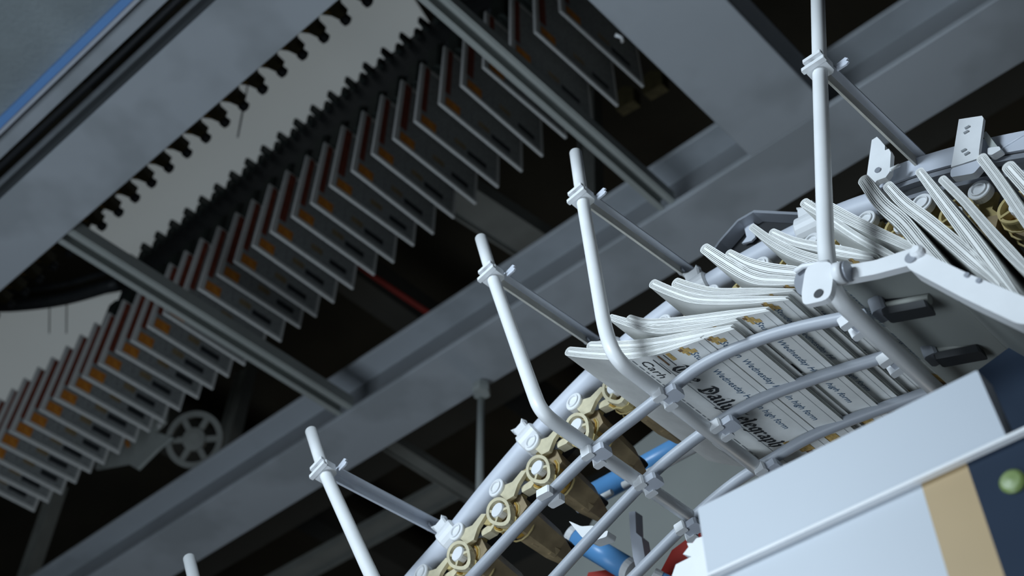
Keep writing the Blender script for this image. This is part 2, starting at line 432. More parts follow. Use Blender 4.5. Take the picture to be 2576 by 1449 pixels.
# small round drive wheel and plate
wc = onB(490, 1106, 2.20)
r = thing('spoked_wheel', 'dim spoked wheel behind the middle beam, below the far newspapers', 'wheel', wc)
wx = (CAM - wc).normalized() * .75 + BX * -.35; wx.normalize()
R0 = .142
mb = MB(); mb.lathe(wc, wx, [(R0 * .80, -.012), (R0, -.012), (R0, .012), (R0 * .80, .012), (R0 * .80, -.012)], 36); obj('rim', mb, M['hanger'], r)
mb = MB(); mb.lathe(wc, wx, [(0, -.018), (R0 * .40, -.018), (R0 * .40, .018), (R0 * .2, .026), (0, .026)], 24); obj('hub', mb, M['hanger'], r)
uu = wx.cross(ZX).normalized(); vv = wx.cross(uu)
for k in range(6):
    a = k * math.pi / 3; d = uu * math.cos(a) + vv * math.sin(a); e = wx.cross(d)
    obj('spoke', MB().box(wc + d * R0 * .6, d * R0 * .24, e * R0 * .10, wx * .008), M['hanger'], r)
B_ = 2.1
pts = [onB(x, y, B_) for x, y in ((250, 1110), (300, 1080), (360, 1050), (400, 1000), (424, 985), (415, 1060), (388, 1085), (432, 1100), (395, 1130), (345, 1180), (320, 1165), (240, 1180))]
r = thing('mounting_plate', 'pale irregular mounting plate beside the spoked wheel', 'plate', pts[0])
obj('plate', MB().prism(pts, BX * .015), M['channel'], r)
obj('orange_mark', MB().prism([onB(x, y, B_ - .003) for x, y in ((312, 1108), (322, 1106), (328, 1122), (318, 1126))], BX * .002), M['orange'], r)
obj('bolt', MB().lathe(onB(404, 1070, B_), -BX, [(.018, 0), (.018, .012), (0, .014)], 6), M['rod'], r)
# bright glint at the girder edge, modelled as a short white tube
p = onZ(1548, 88, HB + .05)
r = obj('glint_piece', MB().tube([p, p - AX * .008 + BX * .018, p + BX * .034], .006, 8), M['rod']); tag(r, 'small bright glint piece on the lower edge of the girder', 'clip')
# yellowish guide shoes behind the row end
for k, (x, y) in enumerate(((1570, 250), (1640, 210))):
    c = onB(x, y, 2.5)
    r = obj('guide_shoe', MB().prism([c + AX * a_ + ZX * z_ for a_, z_ in ((-.05, -.06), (.05, -.04), (.07, .08), (0, .12), (-.06, .05))], BX * .05), M['olive']); tag(r, ['olive guide shoe behind the upper end of the far newspapers, lower one', 'olive guide shoe behind the upper end of the far newspapers, one beside the girder'][k], 'bracket')
# dark purlins under the roof
for k, (A, lab) in enumerate(((-1.2, 'at the top right'), (4.2, 'towards the left'), (6.4, 'farthest left'))):
    r = obj('roof_purlin', MB().box(W(A, 4.0, 7.4), AX * .10, BX * 5, ZX * .14, ch=.01), M['wallm']); tag(r, 'dark purlin under the roof deck, ' + lab, 'beam')
for k, Bc in enumerate((3.4, 5.2)):
    r = obj('roof_duct', MB().box(W(2, Bc, 6.4), AX * 6, BX * (.28), ZX * .2, ch=.04), M['wallm']); tag(r, ['dark duct behind the middle beam, nearer one', 'dark duct behind the middle beam, farther one low in the picture'][k], 'duct')

# ================================================================ NEAR CONVEYOR
BT = 1.16
tube_px = [(980, 1545), (1060, 1449), (1145, 1352), (1230, 1245), (1345, 1110), (1480, 968), (1610, 850), (1740, 752), (1900, 655), (2050, 578), (2150, 535), (2260, 500)]
tube_pts = [onB(x, y, BT) for x, y in tube_px]
tube_s = smooth(tube_pts, 5)
r = thing('conveyor_rail', 'light grey tubular conveyor rail climbing from the bottom edge behind the fanned newspapers', 'rail', tube_pts[4])
obj('tube', MB().tube(tube_s, .0225, 20), M['rail'], r)
def tang(p):
    i = min(range(1, len(tube_s) - 1), key=lambda k: (tube_s[k] - p).length)
    return (tube_s[i + 1] - tube_s[i - 1]).normalized()
# grooved rail carrying on to the right
rp = smooth([onB(x, y, BT - .01) for x, y in ((2225, 492), (2320, 458), (2420, 430), (2520, 408), (2640, 388), (2800, 372), (3000, 366))], 4)
r = thing('conveyor_rail', 'grooved grey conveyor rail at the right edge above the yellow wheels', 'rail', rp[0])
def sweep(mb, path, prof, mi=0):
    """profile of (b, up) pairs swept along a path lying in a B plane"""
    vs = []; n = len(prof)
    for i, p in enumerate(path):
        t = (path[min(i + 1, len(path) - 1)] - path[max(i - 1, 0)]).normalized()
        u = ZX - t * t.z; u.normalize()
        for b_, z_ in prof: vs.append(p + BX * b_ + u * z_)
    k = len(path)
    fs = [(i * n + j, i * n + (j + 1) % n, (i + 1) * n + (j + 1) % n, (i + 1) * n + j) for i in range(k - 1) for j in range(n)]
    fs += [tuple(range(n))[::-1], tuple(range((k - 1) * n, k * n))]
    return mb.add(vs, fs, mi)
obj('body', sweep(MB(), rp, [(-.02, -.002), (-.02, .034), (.03, .036), (.03, -.002)]), M['rail'], r)
obj('groove', sweep(MB(), rp, [(-.016, -.010), (-.016, -.002), (.03, -.002), (.03, -.010)]), M['black'], r)
obj('lower_lip', sweep(MB(), rp, [(-.022, -.019), (-.022, -.010), (.03, -.010), (.03, -.019)]), M['rail_dark'], r)
obj('under_strip', sweep(MB(), rp, [(-.012, -.040), (-.012, -.019), (.03, -.019), (.03, -.040)]), M['dark'], r)
obj('guide_strip', sweep(MB(), rp, [(-.020, -.048), (-.020, -.040), (.03, -.040), (.03, -.048)]), M['rail_dark'], r)
# dark inner guide under the tube
gp = [p + BX * .03 for p in tube_s]
r = obj('inner_guide', sweep(MB(), [p - ZX * .034 for p in gp[6:]], [(-.012, -.014), (-.012, .008), (.012, .008), (.012, -.014)]), M['dark'])
tag(r, 'dark inner guide strip under the light grey tubular rail', 'guide')

# grippers under the rail
rings = [((1055, 1440), (1050, 1500)), ((1145, 1335), (1152, 1395)), ((1245, 1225), (1252, 1285)), ((1335, 1110), (1352, 1178)), ((1440, 1008), (1450, 1072)), ((1550, 905), (1543, 975)),
         ((1665, 810), (1640, 890)), ((1785, 735), (1745, 805)), ((1910, 665), (1865, 735)), ((2040, 605), (1990, 668)), ((2175, 550), (2128, 612)), ((2315, 508), (2264, 570)), ((2460, 475), (2405, 535)), ((2610, 452), (2556, 520))]
def near_gripper(k, c, wc, t, lab):
    n = (wc - c) - t * (wc - c).dot(t); n.normalize()      # away from the rail, in the plane of travel
    root = thing('gripper', lab, 'gripper', c, 'grippers of the near conveyor')
    mb = MB(); mb.lathe(c, BX, [(.0, .002), (.0085, .002), (.0095, -.001), (.0115, -.001), (.012, .0015), (.0158, .0015), (.0168, .003), (.0168, .014), (.014, .016)], 26)
    obj('roller_cap', mb, M['white'], root)
    R_ = .0265
    if k >= 8:
        wheel = obj('guide_wheel', MB().lathe(wc, BX, [(R_ * .84, 0), (R_, 0), (R_ * 1.03, .003), (R_ * 1.03, .016), (R_ * .86, .016), (R_ * .84, 0)], 28), M['yellow'], root)
        obj('hub', MB().lathe(wc, BX, [(.0028, -.001), (.010, -.001), (.011, .003), (.011, .018), (0, .018)], 20), M['white'], wheel)
        obj('disc', MB().lathe(wc, BX, [(.009, .013), (R_ * .9, .013), (R_ * .9, .016), (.009, .016)], 24), M['amber'], wheel)
        mb = MB()
        for a in (.5, 2.1, 3.7, 5.2):
            d = t * math.cos(a) + n * math.sin(a); e = BX.cross(d).normalized()
            mb.box(wc + d * .016 + BX * .006, d * .009, e * .0020, BX * .006)
        obj('spokes', mb, M['yellow'], wheel)
    else:
        # pointed oval guide plate with a round boss
        def oval(sc, dn=0.0):
            out = []
            for q in range(28):
                a = 2 * math.pi * q / 28; r_ = R_ * sc * (1 + .32 * max(0, math.cos(a)) ** 6)
                out.append(wc + n * (math.cos(a) * r_ * 1.18 + dn) + t * math.sin(a) * r_ * .80)
            return out
        o1, o2 = oval(1.04), oval(.80)
        vs = o1 + o2 + [p + BX * .012 for p in o1] + [p + BX * .012 for p in o2]; m_ = 28; fs = []
        for q in range(m_):
            q2 = (q + 1) % m_
            fs += [(q, q2, m_ + q2, m_ + q), (2 * m_ + q, 2 * m_ + q2, 3 * m_ + q2, 3 * m_ + q), (q, q2, 2 * m_ + q2, 2 * m_ + q), (m_ + q, m_ + q2, 3 * m_ + q2, 3 * m_ + q)]
        wheel = obj('guide_wheel', MB().add(vs, fs), M['cream'], root)
        obj('hub', MB().lathe(wc - n * .004, BX, [(.0045, .0), (.0125, .0), (.0135, .003), (.0135, .014), (0, .014)], 20), M['white'], wheel)
        obj('axle', MB().lathe(wc - n * .004, BX, [(0, .0005), (.0048, .0005), (.0048, .004)], 14), M['dark'], wheel)
        mb = MB()
        for a in (.9, -.9, 2.6):
            d = n * math.cos(a) + t * math.sin(a); e = BX.cross(d).normalized()
            mb.box(wc + d * .017 + BX * .007, d * .008, e * .0024, BX * .005)
        obj('spokes', mb, M['cream'], wheel)
        mb = MB(); mb.prism([wc + n * y + t * x + BX * .010 for x, y in ((-.012, .022), (.006, .024), (.018, .030), (.010, .042), (-.004, .046), (-.014, .036))], BX * .012); obj('hook', mb, M['yellow'], root)
        mb = MB(); mb.prism([c + n * y - t * x + BX * .006 for x, y in ((-.004, .014), (.014, .010), (.026, .020), (.050, .020), (.056, .030), (.030, .036), (.012, .048), (-.002, .040))], BX * .007); obj('cream_lever', mb, M['cream'], root)
        mb = MB(); mb.prism([c + n * y - t * x + BX * .016 for x, y in ((.028, .034), (.050, .044), (.070, .040), (.066, .052), (.040, .056), (.024, .046))], BX * .016); obj('finger', mb, M['cream'], root)
    # curved yellow housing behind the wheel with ribs
    mb = MB(); segs = 9; vs = []
    for j in range(segs + 1):
        a = -1.9 + 3.6 * j / segs
        for b_, rr in ((.017, .0275), (.055, .024), (.055, .021), (.017, .0245)):
            vs.append(wc + BX * b_ + (n * math.cos(a) - t * math.sin(a)) * rr)
    fs = [(i * 4 + q, i * 4 + (q + 1) % 4, (i + 1) * 4 + (q + 1) % 4, (i + 1) * 4 + q) for i in range(segs) for q in range(4)] + [(3, 2, 1, 0), (segs * 4, segs * 4 + 1, segs * 4 + 2, segs * 4 + 3)]
    mb.add(vs, fs); obj('housing', mb, M['amber'], root)
    mb = MB()
    for b_ in (.020, .038, .056):
        mb.tube([wc + BX * b_ + (n * math.cos(a) - t * math.sin(a)) * .0285 for a in [-1.9 + 3.6 * j / 8 for j in range(9)]], .0018, 6)
    obj('ribs', mb, M['yellow'], root)
    # arm from the roller down to the jaw
    mb = MB()
    mb.prism([c + t * x + n * y + BX * .024 for x, y in ((-.014, -.008), (.010, -.008), (.016, .012), (.030, .022), (.046, .020), (.050, .030), (.026, .036), (.006, .030), (-.012, .046), (-.022, .040), (-.008, .022))], BX * .010)
    obj('arm', mb, M['yellow'], root)
    mb = MB(); mb.prism([c + t * x + n * y + BX * .012 for x, y in ((.024, .030), (.046, .022), (.058, .026), (.052, .038), (.034, .042))], BX * .012)
    obj('claw', mb, M['yellow'], root)
    # brown jaw reaching across under the rail
    q = c + n * .040 + t * .006
    mb = MB()
    pr = [(-.026, .0), (.028, -.006), (.036, .022), (.016, .040), (-.020, .034)]
    v0 = [q + BX * .020 + t * x + n * y for x, y in pr]; v1 = [q + BX * .135 - n * .006 + t * (x * .8 + .012) + n * y * .8 for x, y in pr]
    v2 = [q + BX * .185 - n * .010 + t * (x * .45 + .022) + n * y * .5 for x, y in pr]
    m5 = len(pr); mb.add(v0 + v1 + v2, [(i, (i + 1) % m5, (i + 1) % m5 + m5, i + m5) for i in range(m5)] + [(i + m5, (i + 1) % m5 + m5, (i + 1) % m5 + 2 * m5, i + 2 * m5) for i in range(m5)] + [tuple(range(m5))[::-1], tuple(range(2 * m5, 3 * m5))])
    jaw = obj('jaw', mb, M['brown'], root)
    mb = MB()
    for b_ in (.05, .09, .13):
        mb.box(q + BX * b_ + t * .022 + n * .010, t * .010, n * .016, BX * .006, ch=.002)
    obj('teeth', mb, M['brown'], jaw)
    obj('pad', MB().box(q + BX * .16 - n * .012 + t * .020, t * .020, BX * .022, n * .007, ch=.003), M['black'], jaw)
    return root
places = ['at the very bottom edge', 'with a cream wheel at the bottom of the row', 'in the lower row just above the bottom one', 'beside the lower white clamp of the tube rail', 'between tube clamp and the lowest fanned newspaper',
          'half covered by the lowest fanned newspaper', 'hidden behind the lower fanned newspapers', 'behind the newspapers left of the white bracket', 'peeping out above the long paper edges', 'just left of the tallest white rod',
          'right of the tallest white rod', 'below the short white plate on the rail', 'below the tall white plate on the rail', 'cut off by the right edge']
for k, (rg, wh) in enumerate(rings):
    c = onB(*rg, BT - .035); wc = onB(*wh, BT - .035); near_gripper(k, c, wc, -tang(c + BX * .035), 'yellow and brown gripper ' + places[k])

# collar clamps on the tube
def collar(px, lab, big=1.0):
    c = onB(*px, BT); t = tang(c); c0 = min(tube_s, key=lambda p: (p - c).length); c = c0 + t * (c - c0).dot(t)
    root = thing('tube_clamp', lab, 'clamp', c)
    obj('collar', MB().lathe(c, t, [(.024, -.020 * big), (.029, -.017 * big), (.029, .017 * big), (.024, .020 * big)], 22), M['white'], root)
    up = (ZX - t * t.z).normalized(); sd = -BX
    obj('boss', MB().box(c + up * .030 + sd * .008, t * .013 * big, sd * .012, up * .010, ch=.003), M['white'], root)
    mb = MB()
    for s_ in (-1, 1): mb.prism([c + up * .040 + sd * x + t * (s_ * y) for x, y in ((0, .002), (.016, .004), (.022, .014), (.012, .016), (.002, .010))], up * .004)
    obj('wing_nut', mb, M['white'], root)
    obj('screw', MB().tube([c + up * .036, c + up * .056], .0042, 10), M['rail'], root)
    return root
collar((1128, 1335), 'white clamp on the tube rail nearest the bottom edge, joined to a brace')
collar((1335, 1100), 'white clamp on the tube rail above the row of yellow grippers')
collar((1545, 872), 'white clamp on the tube rail, half hidden behind the second white rod')
collar((1760, 715), 'white clamp on the tube rail left of the fanned newspapers', 1.1)
collar((2048, 575), 'white clamp on the tube rail beside the tallest white rod', 1.2)

# ---------------------------------------------------------------- white guide hoops
BH = .92
hoops = [('white guide rod stub rising at the bottom edge, left of the others', [(476, 1405), (545, 1700)], (600, 1830)),
         ('white bent guide rod with a clamp and pale brace, standing at the bottom', [(783, 1085), (815, 1185), (938, 1455)], (985, 1550)),
         ('white bent guide rod between the bottom rod and the fanned newspapers', [(1210, 600), (1240, 700), (1338, 975)], (1362, 1040)),
         ('white bent guide rod passing in front of the lowest fanned newspapers', [(1448, 385), (1465, 500), (1522, 830)], (1548, 905)),
         ('tallest white bent guide rod, running up to the top edge', [(2056, -60), (2062, 170), (2078, 640)], (2096, 742))]
hoop_bottom = []
for lab, up_px, corner in hoops:
    pts = [onB(x, y, BH) for x, y in up_px]; cn = onB(*corner, BH)
    end = cn + BX * .46; path = pts + [cn, end]
    root = thing('guide_rod', lab, 'rod', pts[0], 'bent white guide rods')
    obj('rod', MB().tube(fillet(path, .055, 8), .0108, 18), M['rod'], root)
    hoop_bottom.append((cn, end))
def rod_clamp(px, lab, tgt_px, brace_lab, m, wide=.012):
    """small block clamp on an upright plus the brace going to the rail"""
    c = onB(*px, BH)
    root = thing('rod_clamp', lab, 'clamp', c, 'small clamps on the white rods')
    v = (onB(px[0] + 10, px[1] + 60, BH) - c).normalized(); s = v.cross(BX).normalized()
    blk = obj('block', MB().box(c, s * .0165, BX * .0135, v * .009, ch=.004), M['white'], root)
    obj('jaw_plate', MB().box(c - BX * .016 + v * .008, s * .019, BX * .004, v * .0035, ch=.001), M['white'], root)
    obj('jaw_plate', MB().box(c - BX * .016 - v * .009, s * .015, BX * .004, v * .0035, ch=.001), M['white'], root)
    obj('bolt_hole', MB().lathe(c - BX * .0145 - s * .002, BX, [(0, 0), (.005, 0), (.005, .004), (0, .004)], 12), M['dark'], root)
    mb = MB()
    for q in (-1, 1): mb.prism([c + s * .018 * 1 + BX * .014 + v * (q * .004) + s * x + v * y for x, y in ((0, -.003), (.016, -.006), (.020, 0), (.016, .003), (0, .003))], BX * .003)
    obj('wing_nut', mb, M['rail'], root)
    e = onB(*tgt_px, BT + .01)
    p0 = c + BX * .018; u = (e - p0).normalized(); sv = u.cross(v).normalized(); vv = sv.cross(u)
    br = thing('brace_bar', brace_lab, 'brace', (p0 + e) / 2, 'brace bars from the white rods to the rail')
    obj('web', MB().box((p0 + e) / 2, (e - p0) / 2, vv * wide, sv * .0018), m, br)
    obj('flange', MB().box((p0 + e) / 2 - vv * wide - sv * .006, (e - p0) / 2, vv * .0018, sv * .0075), M['rail'], br)
    obj('bolt', MB().lathe(p0 + (e - p0) * .9, sv, [(0, -.006), (.006, -.006), (.006, .006), (0, .006)], 6), M['rail_dark'], br)
rod_clamp((818, 1187), 'small white clamp on the rod standing at the bottom edge', (1105, 1338), 'pale brace bar between the bottom rod and the lowest tube clamp', M['rail'])
rod_clamp((1240, 695), 'small white clamp on the rod left of the lowest newspapers', (1500, 872), 'dull brace bar running to the clamp beside the lowest newspapers', M['brace'])
rod_clamp((1466, 500), 'small white clamp on the rod in front of the lowest newspapers', (1740, 700), 'dull brace bar ending left of the newspaper fold tips', M['brace'])
rod_clamp((2062, 172), 'small white clamp high on the tallest white rod', (2345, 445), 'grey brace bar running from the tallest rod to the grooved rail', M['brace'], .013)

# ---------------------------------------------------------------- long rods of the cage
long_rods = [(1.02, [(1160, 1492), (1375, 1262), (1510, 1130), (1600, 1058), (1690, 988), (1765, 932), (1870, 880), (2000, 838), (2165, 803)], 'long grey cage rod nearest the grippers, bowing under the newspaper mastheads'),
             (1.135, [(1370, 1492), (1500, 1350), (1640, 1205), (1745, 1118), (1840, 1054), (1930, 1008), (2060, 960), (2262, 898)], 'middle long grey cage rod, bowing under the newspapers'),
             (1.25, [(1565, 1492), (1740, 1318), (1850, 1225), (1945, 1165), (2040, 1110), (2160, 1060), (2370, 986)], 'long grey cage rod nearest the white cabinet')]
crossings = [[(1510, 1130), (1690, 984), (2163, 800)], [(1640, 1205), (1832, 1062), (2258, 895)], [(1742, 1318), (1942, 1170)]]
for (Bc, px, lab), cr in zip(long_rods, crossings):
    root = thing('cage_rod', lab, 'rod', onB(*px[3], Bc), 'long cage rods')
    obj('rod', MB().tube(smooth([onB(x, y, Bc) + ZX * .008 for x, y in px], 6), .0088, 14), M['cage'], root)
k = 0
names = ['below the lowest fanned newspaper, on the rod nearest the grippers', 'at the corner of the lowest newspaper cover', 'below the white bracket, almost in the dark',
         'on the middle cage rod below the blue tube', 'between two black masthead words on the lowest cover', 'on the middle cage rod at the dark right side', 'on the cage rod nearest the cabinet corner', 'just above the white cabinet edge']
for (Bc, px, lab), cr in zip(long_rods, crossings):
    for (x, y) in cr:
        c = onB(x, y, Bc - .004) - ZX * .006
        root = thing('rod_clip', 'small white clip ' + names[k], 'clip', c, 'clips where the cage rods cross'); k += 1
        d = (onB(x + 30, y - 20, Bc) - onB(x, y, Bc)).normalized(); up = BX.cross(d).normalized()
        obj('saddle', MB().box(c, d * .013, BX * .012, up * .006, ch=.003), M['rail'], root)
        for s_ in (-1, 1):
            obj('end_cap', MB().box(c + BX * .0125 * s_ + d * (-.013), d * .009, BX * .0055, up * .008, ch=.002), M['white'], root)
c = onB(1385, 1255, 1.02)
r = thing('rod_clip', 'pair of white clips on the cage rod left of the small blue tube end', 'clip', c)
for s_ in (-1, 1): obj('clip_half', MB().box(c + BX * .012 * s_ + ZX * .004, AX * .012, BX * .006, ZX * .006, ch=.002), M['white'], r)

# ---------------------------------------------------------------- fanned newspapers
BP = .985; PW = .347
fan = [
 ([(1770, 847), (1700, 867), (1640, 882), (1590, 889), (1540, 891), (1480, 888), (1430, 883)], 'lowest fanned newspaper, its large black masthead showing between the cage rods'),
 ([(1846, 820), (1770, 838), (1700, 852), (1640, 862), (1560, 868), (1482, 867)], 'second lowest fanned newspaper, fold tip just above the lowest one'),
 ([(1857, 800), (1780, 812), (1720, 820), (1660, 827), (1600, 816), (1536, 797)], 'fanned newspaper whose fold tip touches the third white rod'),
 ([(1936, 776), (1860, 787), (1780, 797), (1700, 806), (1625, 810), (1582, 800)], 'fanned newspaper with a long straight edge above the rod-touching one'),
 ([(1984, 748), (1900, 752), (1820, 754), (1745, 750), (1690, 733), (1641, 712)], 'fanned newspaper with fold tip at the left, ending beside the white bracket'),
 ([(2000, 728), (1920, 731), (1850, 733), (1790, 733), (1735, 722), (1700, 710)], 'fanned newspaper tucked behind the one ending beside the white bracket'),
 ([(2040, 706), (1960, 704), (1895, 697), (1830, 662), (1772, 624)], 'fanned newspaper whose fold tip lies below the trapezoid strap, left one'),
 ([(2060, 690), (1990, 683), (1930, 676), (1875, 660), (1832, 636)], 'fanned newspaper whose fold tip lies below the trapezoid strap, right one'),
 ([(2120, 668), (2060, 655), (1995, 634), (1935, 602), (1891, 570)], 'fanned newspaper with fold tip over the tube rail, left of the tallest rod'),
 ([(2205, 648), (2130, 634), (2060, 620), (1995, 606), (1942, 583)], 'fanned newspaper half covered by the tallest white rod'),
 ([(2290, 668), (2225, 634), (2150, 592), (2085, 548), (2022, 508)], 'fanned newspaper with fold tip immediately left of the tallest white rod'),
 ([(2345, 650), (2270, 612), (2200, 580), (2130, 546), (2075, 516)], 'fanned newspaper behind the tallest white rod, ending at the white bar joint'),
 ([(2425, 712), (2365, 664), (2315, 612), (2268, 556), (2215, 510), (2172, 452)], 'fanned newspaper with fold tip below the short white plate, left one'),
 ([(2520, 720), (2450, 655), (2390, 602), (2325, 548), (2272, 508), (2232, 466)], 'fanned newspaper with fold tip below the short white plate, right one'),
 ([(2560, 752), (2500, 678), (2436, 592), (2370, 506), (2312, 430)], 'steep fanned newspaper between the two white plates, left one'),
 ([(2610, 705), (2545, 640), (2490, 580), (2425, 505), (2370, 450)], 'steep fanned newspaper between the two white plates, right one'),
 ([(2680, 690), (2620, 610), (2570, 540), (2515, 458), (2468, 395)], 'steep fanned newspaper with fold tip right of the tall white plate'),
 ([(2720, 640), (2650, 550), (2590, 478), (2536, 418)], 'steep fanned newspaper cut off by the right edge'),
]
# blackletter strokes, broad nib
GL = {
 'T': (.98, [[(0, 1.15), (.18, 1.35), (.5, 1.22), (.85, 1.38)], [(.2, 1.1), (.05, .75), (.08, .3), (.35, .02), (.75, .22)], [(.5, 1.2), (.42, .8), (.46, .3)]]),
 'D': (1.05, [[(0, 1.25), (.4, 1.4), (.78, 1.15), (.88, .6), (.7, .15), (.35, .0), (0, .12)], [(.3, 1.28), (.24, .7), (.3, .15)], [(.42, .95), (.58, .6)]]),
 'h': (.72, [[(0, 1.5), (.12, 1.38), (.12, .14), (.24, .03)], [(.14, .78), (.35, .97), (.5, .82), (.5, .15), (.36, -.18)]]),
 'e': (.66, [[(.12, .45), (.48, .62), (.44, .86), (.28, .98), (.08, .8), (.08, .2), (.25, .02), (.52, .18)]]),
 'a': (.74, [[(.05, .8), (.28, .97), (.46, .8), (.46, .15), (.62, .03)], [(.44, .55), (.14, .45), (.06, .22), (.2, .04), (.44, .2)]]),
 'i': (.40, [[(0, .95), (.12, .82), (.12, .15), (.26, .03)], [(.08, 1.24), (.18, 1.32)]]),
 'l': (.40, [[(0, 1.52), (.12, 1.4), (.12, .15), (.26, .03)]]),
 'y': (.74, [[(0, .95), (.12, .82), (.12, .2), (.3, .02), (.5, .16)], [(.38, .97), (.5, .85), (.5, 0), (.32, -.38), (.05, -.42)]]),
 'g': (.72, [[(.46, .86), (.26, .98), (.08, .82), (.08, .25), (.24, .05), (.46, .2)], [(.34, .98), (.5, .85), (.5, -.1), (.3, -.4), (.05, -.34)]]),
 'r': (.58, [[(0, .95), (.12, .82), (.12, .15), (.26, .03)], [(.14, .78), (.34, .98), (.46, .84)]]),
 'p': (.74, [[(0, .95), (.12, .82), (.12, -.42)], [(.14, .8), (.35, .97), (.5, .8), (.5, .2), (.32, .02), (.12, .14)]]),
}
def blackletter(word, x0, xh):
    """list of convex quads in (x, y)"""
    out = []; x = x0; nx, ny = .11 * math.cos(.75), .11 * math.sin(.75)
    for ch in word:
        adv, strokes = GL[ch]
        for st in strokes:
            for (ax, ay), (bx, by) in zip(st, st[1:]):
                q = [(ax - nx, ay - ny), (ax + nx, ay + ny), (bx + nx, by + ny), (bx - nx, by - ny)]
                # outline of the nib sweep, with a hair of extra width along the stroke
                L = math.hypot(bx - ax, by - ay) or 1; px_, py_ = -(by - ay) / L * .018, (bx - ax) / L * .018
                cr = (bx - ax) * ny - (by - ay) * nx
                sg = 1 if cr > 0 else -1
                q = [(q[0][0] - px_ * sg, q[0][1] - py_ * sg), (q[1][0] + px_ * sg, q[1][1] + py_ * sg), (q[2][0] + px_ * sg, q[2][1] + py_ * sg), (q[3][0] - px_ * sg, q[3][1] - py_ * sg)]
                out.append([(x + a * xh, b * xh) for a, b in q])
        x += adv * xh
    return out, x
_txt = {}
def font_faces(s):
    if s in _txt: return _txt[s]
    cu = bpy.data.curves.new('t', 'FONT'); cu.body = s; cu.size = 1; cu.resolution_u = 2
    o = bpy.data.objects.new('t', cu); COL.objects.link(o)
    dg = bpy.context.evaluated_depsgraph_get(); dg.update()
    me = o.evaluated_get(dg).to_mesh()
    res = ([(v.co.x, v.co.y) for v in me.vertices], [tuple(p.vertices) for p in me.polygons])
    o.evaluated_get(dg).to_mesh_clear(); bpy.data.objects.remove(o); bpy.data.curves.remove(cu)
    _txt[s] = res; return res

